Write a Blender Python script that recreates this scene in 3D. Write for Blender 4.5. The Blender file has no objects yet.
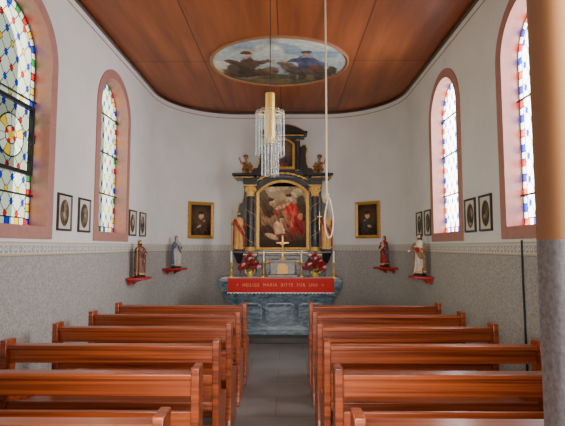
import bpy, bmesh, math, random
from mathutils import Vector, Matrix, noise
random.seed(7)
PI = math.pi
scene = bpy.context.scene
C = scene.collection

# ------------------------------------------------------------ room numbers
W = 2.18          # half width of the nave
YS = 7.50         # where the apse curve begins
R = 1.35          # corner radius of the apse
H = 4.30          # ceiling height
EYE = 1.60
CX = 0.11         # camera x
F = 450.0

def srgb(r, g, b, a=1.0):
    f = lambda c: (c/255/12.92) if c/255 <= .04045 else ((c/255+.055)/1.055)**2.4
    return (f(r), f(g), f(b), a)
S = srgb

# ------------------------------------------------------------ materials
def new_mat(name):
    m = bpy.data.materials.new(name); m.use_nodes = True
    nt = m.node_tree; b = nt.nodes['Principled BSDF']
    return m, nt, b
def plain(name, col, rough=.5, metal=0., vary=.12, scale=12., coat=0., bump=0.):
    m, nt, b = new_mat(name)
    tc = nt.nodes.new('ShaderNodeTexCoord'); n = nt.nodes.new('ShaderNodeTexNoise')
    n.inputs['Scale'].default_value = scale; n.inputs['Detail'].default_value = 4
    nt.links.new(tc.outputs['Object'], n.inputs['Vector'])
    r = nt.nodes.new('ShaderNodeValToRGB')
    r.color_ramp.elements[0].position = .3; r.color_ramp.elements[1].position = .7
    r.color_ramp.elements[0].color = tuple(c*(1-vary) for c in col[:3])+(1,)
    r.color_ramp.elements[1].color = tuple(min(1, c*(1+vary)) for c in col[:3])+(1,)
    nt.links.new(n.outputs['Fac'], r.inputs['Fac']); nt.links.new(r.outputs['Color'], b.inputs['Base Color'])
    b.inputs['Roughness'].default_value = rough; b.inputs['Metallic'].default_value = metal
    b.inputs['Coat Weight'].default_value = coat
    if bump:
        bp = nt.nodes.new('ShaderNodeBump'); bp.inputs['Strength'].default_value = bump
        bp.inputs['Distance'].default_value = .01
        nt.links.new(n.outputs['Fac'], bp.inputs['Height']); nt.links.new(bp.outputs['Normal'], b.inputs['Normal'])
    return m
def wood(name, dark, light, scl=(.5, 30, 30), rough=.32, coat=.3, rnd=.12):
    m, nt, b = new_mat(name)
    tc = nt.nodes.new('ShaderNodeTexCoord'); mp = nt.nodes.new('ShaderNodeMapping')
    mp.inputs['Scale'].default_value = scl
    oi = nt.nodes.new('ShaderNodeObjectInfo')
    ad = nt.nodes.new('ShaderNodeVectorMath'); ad.operation = 'ADD'
    sc = nt.nodes.new('ShaderNodeMath'); sc.operation = 'MULTIPLY'; sc.inputs[1].default_value = 37
    nt.links.new(oi.outputs['Random'], sc.inputs[0])
    nt.links.new(tc.outputs['Object'], mp.inputs['Vector'])
    nt.links.new(mp.outputs['Vector'], ad.inputs[0]); nt.links.new(sc.outputs[0], ad.inputs[1])
    n = nt.nodes.new('ShaderNodeTexNoise'); n.inputs['Scale'].default_value = 1.6
    n.inputs['Detail'].default_value = 6; n.inputs['Distortion'].default_value = .5
    nt.links.new(ad.outputs[0], n.inputs['Vector'])
    r = nt.nodes.new('ShaderNodeValToRGB')
    r.color_ramp.elements[0].position = .34; r.color_ramp.elements[1].position = .66
    r.color_ramp.elements[0].color = dark; r.color_ramp.elements[1].color = light
    nt.links.new(n.outputs['Fac'], r.inputs['Fac'])
    hs = nt.nodes.new('ShaderNodeHueSaturation')
    mr = nt.nodes.new('ShaderNodeMapRange'); mr.inputs['To Min'].default_value = 1-rnd; mr.inputs['To Max'].default_value = 1+rnd
    nt.links.new(oi.outputs['Random'], mr.inputs['Value']); nt.links.new(mr.outputs[0], hs.inputs['Value'])
    nt.links.new(r.outputs['Color'], hs.inputs['Color']); nt.links.new(hs.outputs['Color'], b.inputs['Base Color'])
    b.inputs['Roughness'].default_value = rough; b.inputs['Coat Weight'].default_value = coat
    b.inputs['Coat Roughness'].default_value = .2
    return m
def painted(name, rough=.45, spec=.4):
    m, nt, b = new_mat(name)
    a = nt.nodes.new('ShaderNodeAttribute'); a.attribute_name = 'Col'
    nt.links.new(a.outputs['Color'], b.inputs['Base Color'])
    b.inputs['Roughness'].default_value = rough; b.inputs['Specular IOR Level'].default_value = spec
    return m
def stained(name, strength, trans):
    m = bpy.data.materials.new(name); m.use_nodes = True; nt = m.node_tree; nt.nodes.clear()
    a = nt.nodes.new('ShaderNodeAttribute'); a.attribute_name = 'Col'
    e = nt.nodes.new('ShaderNodeEmission'); e.inputs['Strength'].default_value = strength  # pane emits its own tint, standing in for daylight behind the glass
    t = nt.nodes.new('ShaderNodeBsdfTransparent'); mx = nt.nodes.new('ShaderNodeMixShader')
    mx.inputs[0].default_value = trans
    o = nt.nodes.new('ShaderNodeOutputMaterial')
    nt.links.new(a.outputs['Color'], e.inputs['Color']); nt.links.new(a.outputs['Color'], t.inputs['Color'])
    nt.links.new(e.outputs[0], mx.inputs[1]); nt.links.new(t.outputs[0], mx.inputs[2])
    nt.links.new(mx.outputs[0], o.inputs['Surface'])
    m.cycles.emission_sampling = 'NONE'
    return m
def wall_mat(name, upper, lower, split=1.53):
    m, nt, b = new_mat(name)
    tc = nt.nodes.new('ShaderNodeTexCoord'); sp = nt.nodes.new('ShaderNodeSeparateXYZ')
    nt.links.new(tc.outputs['Object'], sp.inputs[0])
    gt = nt.nodes.new('ShaderNodeMath'); gt.operation = 'GREATER_THAN'; gt.inputs[1].default_value = split
    nt.links.new(sp.outputs['Z'], gt.inputs[0])
    n1 = nt.nodes.new('ShaderNodeTexNoise'); n1.inputs['Scale'].default_value = 2.2; n1.inputs['Detail'].default_value = 5
    n2 = nt.nodes.new('ShaderNodeTexNoise'); n2.inputs['Scale'].default_value = 52; n2.inputs['Detail'].default_value = 5; n2.inputs['Roughness'].default_value = .7
    for n in (n1, n2): nt.links.new(tc.outputs['Object'], n.inputs['Vector'])
    def ramp(n, c, v):
        r = nt.nodes.new('ShaderNodeValToRGB'); r.color_ramp.elements[0].position = .35; r.color_ramp.elements[1].position = .65
        r.color_ramp.elements[0].color = tuple(k*(1-v) for k in c[:3])+(1,); r.color_ramp.elements[1].color = tuple(k*(1+v) for k in c[:3])+(1,)
        nt.links.new(n.outputs['Fac'], r.inputs['Fac']); return r
    ru = ramp(n1, upper, .04); rl = ramp(n2, lower, .3)
    mx = nt.nodes.new('ShaderNodeMix'); mx.data_type = 'RGBA'
    nt.links.new(gt.outputs[0], mx.inputs['Factor']); nt.links.new(rl.outputs[0], mx.inputs['A']); nt.links.new(ru.outputs[0], mx.inputs['B'])
    nt.links.new(mx.outputs['Result'], b.inputs['Base Color'])
    bp = nt.nodes.new('ShaderNodeBump'); bp.inputs['Strength'].default_value = .06; bp.inputs['Distance'].default_value = .01
    nt.links.new(n2.outputs['Fac'], bp.inputs['Height']); nt.links.new(bp.outputs['Normal'], b.inputs['Normal'])
    b.inputs['Roughness'].default_value = .75
    return m
def brick_mat(name, c1, c2, mortar, bw, rh, msize, off=0., loc=(0, 0, 0), grain=(2, 14, 1), rough=.4, coat=0., gamt=.35):
    m, nt, b = new_mat(name)
    tc = nt.nodes.new('ShaderNodeTexCoord'); mp = nt.nodes.new('ShaderNodeMapping'); mp.inputs['Location'].default_value = loc
    nt.links.new(tc.outputs['Object'], mp.inputs['Vector'])
    br = nt.nodes.new('ShaderNodeTexBrick'); br.offset = off; br.inputs['Scale'].default_value = 1
    br.inputs['Brick Width'].default_value = bw; br.inputs['Row Height'].default_value = rh
    br.inputs['Mortar Size'].default_value = msize; br.inputs['Mortar Smooth'].default_value = .2
    br.inputs['Color1'].default_value = c1; br.inputs['Color2'].default_value = c2; br.inputs['Mortar'].default_value = mortar
    nt.links.new(mp.outputs[0], br.inputs['Vector'])
    m2 = nt.nodes.new('ShaderNodeMapping'); m2.inputs['Scale'].default_value = grain
    nt.links.new(tc.outputs['Object'], m2.inputs['Vector'])
    n = nt.nodes.new('ShaderNodeTexNoise'); n.inputs['Scale'].default_value = 1.5; n.inputs['Detail'].default_value = 6
    nt.links.new(m2.outputs[0], n.inputs['Vector'])
    mr = nt.nodes.new('ShaderNodeMapRange'); mr.inputs['From Min'].default_value = .3; mr.inputs['From Max'].default_value = .7
    mr.inputs['To Min'].default_value = 1-gamt; mr.inputs['To Max'].default_value = 1+gamt
    nt.links.new(n.outputs['Fac'], mr.inputs['Value'])
    vm = nt.nodes.new('ShaderNodeVectorMath'); vm.operation = 'SCALE'
    nt.links.new(br.outputs['Color'], vm.inputs[0]); nt.links.new(mr.outputs[0], vm.inputs['Scale'])
    nt.links.new(vm.outputs[0], b.inputs['Base Color'])
    b.inputs['Roughness'].default_value = rough; b.inputs['Coat Weight'].default_value = coat
    return m
def marble(name, base, vein, scale=3., rough=.35, p0=.38, p1=.68):
    m, nt, b = new_mat(name)
    tc = nt.nodes.new('ShaderNodeTexCoord'); w = nt.nodes.new('ShaderNodeTexNoise')
    w.inputs['Scale'].default_value = scale; w.inputs['Distortion'].default_value = 1.6; w.inputs['Detail'].default_value = 6
    mp = nt.nodes.new('ShaderNodeMapping'); mp.inputs['Rotation'].default_value = (.5, .7, .3); mp.inputs['Scale'].default_value = (1, 1, 2.6)
    nt.links.new(tc.outputs['Object'], mp.inputs['Vector']); nt.links.new(mp.outputs[0], w.inputs['Vector'])
    r = nt.nodes.new('ShaderNodeValToRGB'); r.color_ramp.elements[0].position = p0; r.color_ramp.elements[1].position = p1
    r.color_ramp.elements[0].color = base; r.color_ramp.elements[1].color = vein
    nt.links.new(w.outputs['Fac'], r.inputs['Fac']); nt.links.new(r.outputs[0], b.inputs['Base Color'])
    b.inputs['Roughness'].default_value = rough
    return m
def glassy(name):
    m = bpy.data.materials.new(name); m.use_nodes = True; nt = m.node_tree; nt.nodes.clear()
    lw = nt.nodes.new('ShaderNodeLayerWeight'); lw.inputs['Blend'].default_value = .28
    t = nt.nodes.new('ShaderNodeBsdfTransparent'); t.inputs['Color'].default_value = (.95, .96, .96, 1)
    g = nt.nodes.new('ShaderNodeBsdfPrincipled'); g.inputs['Base Color'].default_value = (.62, .63, .63, 1)
    g.inputs['Roughness'].default_value = .06; g.inputs['Specular IOR Level'].default_value = .9
    mx = nt.nodes.new('ShaderNodeMixShader'); o = nt.nodes.new('ShaderNodeOutputMaterial')
    nt.links.new(lw.outputs['Facing'], mx.inputs[0]); nt.links.new(t.outputs[0], mx.inputs[1]); nt.links.new(g.outputs[0], mx.inputs[2])
    nt.links.new(mx.outputs[0], o.inputs['Surface'])
    return m

M = {}
M['wall'] = wall_mat('plaster_walls', S(216, 213, 208), S(156, 151, 145))
M['entry'] = wall_mat('entrance_wall', S(186, 128, 80), S(150, 147, 148), 1.62)
M['floor'] = brick_mat('stone_floor', S(110, 106, 102), S(98, 94, 91), S(74, 71, 69), .75, .55, .006, .5, (.375, 0, 0), (2, 2, 2), .4, 0, .14)
M['ceil'] = brick_mat('ceiling_boards', S(148, 80, 40), S(130, 67, 32), S(66, 34, 17), 1.09, 2.2, .008, 0, (0, .23, 0), (5, .45, 1), .48, 0, .32)
M['pink'] = plain('rose_sandstone', S(168, 118, 106), .7, vary=.08, scale=20)
M['iron'] = plain('dark_iron', S(24, 24, 28), .5, .4)
M['pew'] = wood('varnished_pine', S(100, 38, 15), S(170, 80, 36))
M['cornice'] = wood('dark_ceiling_trim', S(52, 26, 14), S(78, 42, 22))
M['paint'] = painted('painted_surface')
M['canvas'] = painted('oil_painting', .6, .15)
M['band'] = painted('stencilled_border', .8, .2)
M['glassL'] = stained('stained_glass_dim_glow', .8, .3)
M['glassR'] = stained('stained_glass_bright_glow', 7.0, .35)  # same glowing glass, emission raised to imitate brighter daylight on this side
M['gold'] = plain('gilding', S(232, 182, 92), .36, .2, .25, 30)
M['brass'] = plain('polished_brass', S(214, 172, 82), .28, .45, .08, 10)
M['blackwood'] = plain('ebonised_wood', S(25, 21, 20), .32, 0, .35, 9, .2)
M['blackmarble'] = marble('black_marbled_wood', S(18, 17, 17), S(56, 48, 44), 9)
M['greywood'] = marble('grey_brown_marbled_wood', S(44, 37, 34), S(92, 76, 64), 7)
M['bluemarble'] = marble('blue_grey_marbling', S(44, 64, 76), S(112, 130, 140), 5)
M['bluepale'] = marble('pale_blue_marbling', S(78, 98, 110), S(138, 154, 162), 5)
M['red'] = plain('red_cloth', S(178, 20, 22), .8, 0, .1, 40)
M['redshelf'] = plain('red_painted_wood', S(170, 30, 26), .5, 0, .12, 8)
M['linen'] = plain('white_linen', S(228, 226, 220), .85, 0, .05, 30)
M['goldtext'] = plain('gold_thread', S(224, 160, 74), .5, .1, .1, 30)
M['rope'] = plain('hemp_rope', S(186, 164, 136), .9, 0, .2, 160, 0, .4)
M['glass'] = glassy('clear_glass')
M['candle'] = plain('candle_wax', S(240, 232, 212), .5, 0, .04)
M['darkframe'] = plain('dark_picture_frame', S(44, 30, 24), .35, 0, .2, 14)
M['goldframe'] = plain('antique_gold_frame', S(190, 138, 56), .42, .2, .25, 26)
M['leaf'] = plain('leaf_green', S(46, 76, 38), .6, 0, .25, 30)
M['petalred'] = plain('petal_red', S(152, 18, 30), .7, 0, .2, 40)
M['petalpink'] = plain('petal_pink', S(214, 172, 172), .7, 0, .12, 40)
M['greymarble'] = marble('brown_grey_marble', S(76, 64, 54), S(122, 106, 90), 9)
M['step'] = plain('dark_step_stone', S(58, 53, 50), .5, 0, .2, 18)
M['cable'] = plain('black_cable', S(22, 20, 20), .6)

# ------------------------------------------------------------ mesh helpers
def link(name, me, mat=None, parent=None, loc=(0, 0, 0), rot=(0, 0, 0)):
    o = bpy.data.objects.new(name, me); C.objects.link(o)
    if mat: me.materials.append(mat)
    o.location = loc; o.rotation_euler = rot
    if parent: o.parent = parent
    return o
def obj(name, bm, mat, parent=None, loc=(0, 0, 0), rot=(0, 0, 0), smooth=True, bevel=0., ang=38):
    bmesh.ops.recalc_face_normals(bm, faces=bm.faces[:])
    me = bpy.data.meshes.new(name); bm.to_mesh(me); bm.free()
    if smooth:
        for p in me.polygons: p.use_smooth = True
        me.set_sharp_from_angle(angle=math.radians(ang))
    o = link(name, me, mat, parent, loc, rot)
    if bevel:
        b = o.modifiers.new('bevel', 'BEVEL'); b.width = bevel; b.segments = 2; b.limit_method = 'ANGLE'
    return o
def B(): return bmesh.new()
def box(bm, x0, x1, y0, y1, z0, z1, mat=None):
    m = Matrix.Translation(((x0+x1)/2, (y0+y1)/2, (z0+z1)/2)) @ Matrix.Diagonal((abs(x1-x0), abs(y1-y0), abs(z1-z0), 1))
    if mat: m = mat @ m
    bmesh.ops.create_cube(bm, size=1, matrix=m); return bm
def ell(bm, c, r, seg=16, rings=10, rot=None):
    m = Matrix.Translation(c)
    if rot: m = m @ rot
    m = m @ Matrix.Diagonal((r[0], r[1], r[2], 1))
    bmesh.ops.create_uvsphere(bm, u_segments=seg, v_segments=rings, radius=1, matrix=m); return bm
def lathe(bm, prof, c=(0, 0, 0), seg=20, sx=1, sy=1):
    rings = []
    for r, z in prof:
        rings.append([bm.verts.new((c[0]+sx*max(r, 1e-4)*math.cos(2*PI*i/seg), c[1]+sy*max(r, 1e-4)*math.sin(2*PI*i/seg), c[2]+z)) for i in range(seg)])
    for a, b in zip(rings, rings[1:]):
        for i in range(seg): bm.faces.new((a[i], a[(i+1) % seg], b[(i+1) % seg], b[i]))
    bm.faces.new(rings[0]); bm.faces.new(rings[-1]); return bm
def tube(bm, pts, rad, seg=10, closed=False):
    pts = [Vector(p) for p in pts]; n = len(pts)
    if not isinstance(rad, (list, tuple)): rad = [rad]*n
    rings = []; up = None
    for i, p in enumerate(pts):
        if closed: d = pts[(i+1) % n]-pts[i-1]
        else: d = pts[min(i+1, n-1)]-pts[max(i-1, 0)]
        d.normalize()
        if up is None: up = d.orthogonal().normalized()
        up = (up-d*up.dot(d)).normalized(); s = d.cross(up)
        rings.append([bm.verts.new(p+(up*math.cos(2*PI*k/seg)+s*math.sin(2*PI*k/seg))*rad[i]) for k in range(seg)])
    pairs = list(zip(rings, rings[1:]))
    if closed: pairs.append((rings[-1], rings[0]))
    for a, b in pairs:
        for k in range(seg): bm.faces.new((a[k], a[(k+1) % seg], b[(k+1) % seg], b[k]))
    if not closed: bm.faces.new(rings[0]); bm.faces.new(rings[-1])
    return bm
def prism(bm, poly, f0, f1):
    """poly of 2-D points; f0/f1 map a 2-D point to the two 3-D ends."""
    a = [bm.verts.new(f0(p)) for p in poly]; b = [bm.verts.new(f1(p)) for p in poly]
    n = len(poly)
    bm.faces.new(a); bm.faces.new(b[::-1])
    for i in range(n): bm.faces.new((a[i], b[i], b[(i+1) % n], a[(i+1) % n]))
    return bm
def ringloops(bm, loops):
    """cyclic stack of closed vertex loops -> closed ring solid"""
    L = [[bm.verts.new(p) for p in lp] for lp in loops]
    for a, b in zip(L, L[1:]+L[:1]):
        n = len(a)
        for i in range(n): bm.faces.new((a[i], a[(i+1) % n], b[(i+1) % n], b[i]))
    return bm
def empty(name, loc=(0, 0, 0), rz=0.):
    o = bpy.data.objects.new(name, None); C.objects.link(o); o.empty_display_size = .1
    o.location = loc; o.rotation_euler = (0, 0, rz); return o
def tag(o, label, cat, group=None):
    o['label'] = label; o['category'] = cat
    if group: o['group'] = group
    return o
def struct(o): o['kind'] = 'structure'; return o
def evalmesh(o):
    bpy.context.view_layer.update()
    dg = bpy.context.evaluated_depsgraph_get()
    return bpy.data.meshes.new_from_object(o.evaluated_get(dg), depsgraph=dg)
def setcols(me, cols):
    a = me.color_attributes.new('Col', 'FLOAT_COLOR', 'POINT')
    flat = []
    for c in cols: flat.extend((c[0], c[1], c[2], 1))
    a.data.foreach_set('color', flat)
def grid(name, nx, ny, w, h, fn, mapf, keep=None, parent=None, mat=None, flip=False):
    """rectangular sheet u in [-w/2,w/2], v in [0,h]; fn(u,v) gives the colour, mapf the 3-D point"""
    vs = []; cs = []; fs = []
    for j in range(ny+1):
        for i in range(nx+1):
            u = -w/2+w*i/nx; v = h*j/ny
            vs.append(mapf(u, v)); cs.append(fn(u, v))
    for j in range(ny):
        for i in range(nx):
            u = -w/2+w*(i+.5)/nx; v = h*(j+.5)/ny
            if keep and not keep(u, v): continue
            a = j*(nx+1)+i; f = (a, a+1, a+nx+2, a+nx+1)
            fs.append(f[::-1] if flip else f)
    me = bpy.data.meshes.new(name); me.from_pydata(vs, [], fs); setcols(me, cs)
    if keep:
        bm = bmesh.new(); bm.from_mesh(me)
        bmesh.ops.delete(bm, geom=[v for v in bm.verts if not v.link_faces], context='VERTS')
        bm.to_mesh(me); bm.free()
    return link(name, me, mat, parent)
def sm(a, b, x):
    t = min(1, max(0, (x-a)/(b-a))); return t*t*(3-2*t)
def mixc(a, b, t): return tuple(a[i]+(b[i]-a[i])*t for i in range(3))
def picture_fn(bg, blobs, nscale=6., namt=.25, seed=0., wash=None, wamt=0., soft=(.78, 1.1), wv=1.):
    """bg(u,v) plus elliptical strokes (u,v,ru,rv,angle,colour,alpha)"""
    def fn(u, v):
        c = bg(u, v)
        wob = (noise.noise((u*nscale, v*nscale, seed))*.26+noise.noise((u*nscale*3, v*nscale*3, seed+7))*.24)*wv
        fold = noise.noise((u*nscale*2.2+v*nscale, v*nscale*.9, seed+11))
        for (bu, bv, ru, rv, an, col, al) in blobs:
            du = u-bu; dv = v-bv; ca = math.cos(an); sa = math.sin(an)
            d = math.hypot((du*ca+dv*sa)/ru, (-du*sa+dv*ca)/rv)+wob
            if d < 1.15: c = mixc(c, tuple(x*(1.15+.8*fold-.35*sm(-.6, .8, (du*.7-dv)/max(ru, rv))) for x in col[:3]), al*(1-sm(soft[0], soft[1], d)))
        k = 1+namt*noise.noise((u*nscale*2.5, v*nscale*2.5, seed+3))+namt*.7*noise.noise((u*nscale*7, v*nscale*7, seed+5))
        if wash: c = mixc(c, wash, wamt)
        return tuple(max(0, x*k) for x in c)
    return fn

# ------------------------------------------------------------ plan of the room
def plan(off=0., n=20):
    """apse outline from the left spring to the right spring, offset outward"""
    pts = []
    cl = W-R
    for i in range(n+1):
        a = PI-(PI/2)*i/n
        pts.append((-cl+(R+off)*math.cos(a), YS+(R+off)*math.sin(a)))
    for i in range(n+1):
        a = PI/2-(PI/2)*i/n
        pts.append((cl+(R+off)*math.cos(a), YS+(R+off)*math.sin(a)))
    return pts
def inside(x, y):
    if abs(x) >= W: return False
    if y < YS: return True
    cl = W-R
    if abs(x) <= cl: return y < YS+R
    return math.hypot(abs(x)-cl, y-YS) < R
def wallhit(px):
    """where the sight line of that column meets the wall: x, y, rotation so local -Y faces the room"""
    k = (px-287)/F; y = 2.
    while inside(CX+k*y, y): y += .002
    x = CX+k*y
    if y < YS: x = math.copysign(W, x); rz = PI/2 if x < 0 else -PI/2
    else:
        cl = W-R
        if abs(x) <= cl: rz = 0
        else:
            sx = 1 if x > 0 else -1
            nx, ny = (x-sx*cl), (y-YS)     # outward
            rz = math.atan2(ny, nx)-PI/2
    return x, y, rz
def zat(py, y): return EYE+(247-py)*y/F

# windows
WIN_HW = .46; WIN_ZB = 1.79; WIN_SP = 3.36; SUR = .115
WIN_Y = (3.77, 5.86)
def arch_outline(hw, zb, zs, n=24):
    p = [(-hw, zb), (hw, zb)]
    for i in range(n+1):
        a = PI*i/n; p.append((hw*math.cos(a), zs+hw*math.sin(a)))
    return p
def wall_from_curve(name, outline, holes, th, mapf, mat):
    cu = bpy.data.curves.new(name, 'CURVE'); cu.dimensions = '2D'; cu.fill_mode = 'BOTH'; cu.extrude = th/2
    for poly in [outline]+holes:
        s = cu.splines.new('POLY'); s.points.add(len(poly)-1); s.use_cyclic_u = True
        for p, q in zip(s.points, poly): p.co = (q[0], q[1], 0, 1)
    t = bpy.data.objects.new('tmp', cu); C.objects.link(t)
    me = evalmesh(t); bpy.data.objects.remove(t)
    for v in me.vertices: v.co = mapf(*v.co)
    bm = bmesh.new(); bm.from_mesh(me); bmesh.ops.remove_doubles(bm, verts=bm.verts[:], dist=1e-5)
    return struct(obj(name, bm, mat, smooth=False))
TH = .34
holes = []
for yc in WIN_Y: holes.append([(yc+p[0], p[1]) for p in arch_outline(WIN_HW+.03, WIN_ZB-.03, WIN_SP)])
Y0 = 1.30
wall_from_curve('wall_left', [(Y0, 0), (YS, 0), (YS, H), (Y0, H)], holes, TH, lambda a, b, c: (-W-TH/2+c, a, b), M['wall'])
wall_from_curve('wall_right', [(Y0, 0), (YS, 0), (YS, H), (Y0, H)], holes, TH, lambda a, b, c: (W+TH/2+c, a, b), M['wall'])
# entrance wall with the open doorway the camera looks through
DW = .825
wall_from_curve('wall_entrance', [(-W-TH, 0), (-DW, 0), (-DW, 2.7), (DW, 2.7), (DW, 0), (W+TH, 0), (W+TH, H), (-W-TH, H)], [], .30, lambda a, b, c: (a, 1.15+c, b), M['entry'])
# apse wall
bm = B(); pin = plan(0); pout = plan(TH)
vi0 = [bm.verts.new((p[0], p[1], 0)) for p in pin]; vi1 = [bm.verts.new((p[0], p[1], H)) for p in pin]
vo0 = [bm.verts.new((p[0], p[1], 0)) for p in pout]; vo1 = [bm.verts.new((p[0], p[1], H)) for p in pout]
n = len(pin)
for i in range(n-1):
    bm.faces.new((vi0[i], vi0[i+1], vi1[i+1], vi1[i])); bm.faces.new((vo0[i], vo1[i], vo1[i+1], vo0[i+1]))
    bm.faces.new((vi1[i], vi1[i+1], vo1[i+1], vo1[i])); bm.faces.new((vi0[i], vo0[i], vo0[i+1], vi0[i+1]))
bm.faces.new((vi0[0], vi1[0], vo1[0], vo0[0])); bm.faces.new((vi0[-1], vo0[-1], vo1[-1], vi1[-1]))
struct(obj('wall_back', bm, M['wall'], smooth=True))
struct(obj('floor', box(B(), -W-TH, W+TH, -2.5, YS+R+TH, -.12, 0), M['floor'], smooth=False))
struct(obj('ceiling', box(B(), -W-TH, W+TH, 1.0, YS+R+TH, H, H+.12), M['ceil'], smooth=False))

# whole inner run of wall as a polyline with arc length
def run(off):
    pts = [(-W-off, Y0+.01+i*.05) for i in range(int((YS-Y0)/.05))]
    pts += plan(off, 40)
    pts += [(W+off, YS-.05*i) for i in range(1, int((YS-Y0)/.05))]
    return pts
def fine(pts, step):
    out = [pts[0]]; acc = 0
    s = [0.]
    for a, b in zip(pts, pts[1:]):
        L = math.hypot(b[0]-a[0], b[1]-a[1])
        if L < 1e-6: continue
        k = max(1, int(L/step))
        for i in range(1, k+1):
            t = i/k; out.append((a[0]+(b[0]-a[0])*t, a[1]+(b[1]-a[1])*t)); s.append(acc+L*t)
        acc += L
    return out, s
cream = S(198, 195, 188); dk = S(146, 143, 138); och = S(184, 170, 140); lt = S(214, 211, 206)
def bandcol(s, t):            # t 0..1 upward
    if t < .07: return S(104, 100, 97)
    if t > .95: return S(158, 154, 150)
    if t > .87 or t < .16: return och
    p = (s % .066)/.066; q = abs(p-.5)*2        # 0 at the motif centre
    tt = (t-.16)/.71
    if .12 < tt < .88 and q < .62*math.sqrt(max(0, 1-((tt-.42)/.46)**2)):
        return lt if (q < .25 and .3 < tt < .6) else dk
    if q > .85 and tt > .5: return och
    return cream
pts, ss = fine(run(-.004), .0085)
ZB0, ZB1 = 1.52, 1.645; nv = 14
vs = []; cs = []; fs = []
for (x, y), s in zip(pts, ss):
    for j in range(nv+1):
        vs.append((x, y, ZB0+(ZB1-ZB0)*j/nv)); cs.append(bandcol(s, j/nv))
for i in range(len(pts)-1):
    for j in range(nv):
        a = i*(nv+1)+j; fs.append((a, a+1, a+nv+2, a+nv+1))
me = bpy.data.meshes.new('trim_1'); me.from_pydata(vs, [], fs); setcols(me, cs)
struct(link('trim_1', me, M['band']))
def strip(name, z0, z1, th, mat):
    bm = B(); A = [p for p in fine(run(.0), .2)[0]]; Bp = [p for p in fine(run(-th), .2)[0]]
    n = min(len(A), len(Bp))
    q = [[bm.verts.new((p[0], p[1], z)) for p in A[:n]] for z in (z0, z1)]+[[bm.verts.new((p[0], p[1], z)) for p in Bp[:n]] for z in (z0, z1)]
    for i in range(n-1):
        bm.faces.new((q[2][i], q[2][i+1], q[3][i+1], q[3][i])); bm.faces.new((q[0][i], q[1][i], q[1][i+1], q[0][i+1]))
        bm.faces.new((q[0][i], q[0][i+1], q[2][i+1], q[2][i])); bm.faces.new((q[1][i], q[3][i], q[3][i+1], q[1][i+1]))
    return struct(obj(name, bm, mat, smooth=False))
strip('trim_2', H-.05, H, .035, M['cornice'])
strip('trim_3', H-.135, H-.120, .004, plain('ochre_painted_line', S(170, 136, 108), .8))

# ------------------------------------------------------------ stained-glass windows
clear = [S(196, 208, 178), S(204, 214, 186), S(190, 202, 174)]
clearR = [S(220, 225, 226), S(224, 228, 230), S(216, 222, 225)]
gcol = dict(r=S(196, 14, 22), b=S(22, 46, 180), y=S(226, 178, 30), g=S(40, 130, 62), o=S(214, 84, 24), l=(.008, .008, .009))
GH = WIN_SP+WIN_HW-WIN_ZB
def glass_fn(rosette, clear, left):
    def fn(u, v):
        c = raw(u, v)
        if rosette and abs(u-.02) < .35 and abs(v-.80) < .29 and math.hypot(u-.12, v-.80) > .19:
            c = tuple(x*.5 for x in c[:3])
        return c
    def raw(u, v):
        zs = WIN_SP-WIN_ZB
        e = WIN_HW-abs(u) if v < zs else WIN_HW-math.hypot(u, v-zs)
        e = min(e, v)
        if rosette:
            rr = math.hypot(u-.12, v-.80); an = math.atan2(v-.80, u-.12)
            if abs(rr-.19) < .007 or abs(rr-.08) < .006: return gcol['l']
            if rr < .04: return gcol['y']
            if rr < .08: return gcol['r'] if int((an+PI)/(PI/4)) % 2 else clear[1]
            if rr < .19:
                k = (an+PI)/(PI/6)
                if abs(k-round(k)) < .05: return gcol['l']
                return (clear[1], clear[0], gcol['y'], clear[2])[int(k) % 4]
        if e < .014: return gcol['l']
        if e < .07:
            pos = v if v < zs and e < v else (zs+math.atan2(v-zs, abs(u))*WIN_HW if v >= zs else u+10)
            k = pos/.07; fk = k-math.floor(k)
            if fk < .08 or fk > .94: return gcol['l']
            seq = ('b', None, 'y', None, 'r', None, 'g', None) if left else ('r', None, 'b', None, 'o', None, 'b', None)
            q = seq[int(math.floor(k)) % 8]
            return gcol[q] if q else clear[int(k) % 3]
        if e < .081: return gcol['l']
        p = u/.168+v/.215; q = u/.168-v/.215
        ip, iq = round(p), round(q); fp, fq = abs(p-ip), abs(q-iq)
        if fp < .19 and fq < .19:
            if fp > .145 or fq > .145: return gcol['l']
            row = ip-iq
            return (gcol['b'], gcol['r'], gcol['b'], gcol['y'])[row % 4]
        if fp < .034 or fq < .034: return gcol['l']
        return clear[(int(math.floor(p))*3+int(math.floor(q))*5) % 3]
    return fn
wn = 0
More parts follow.
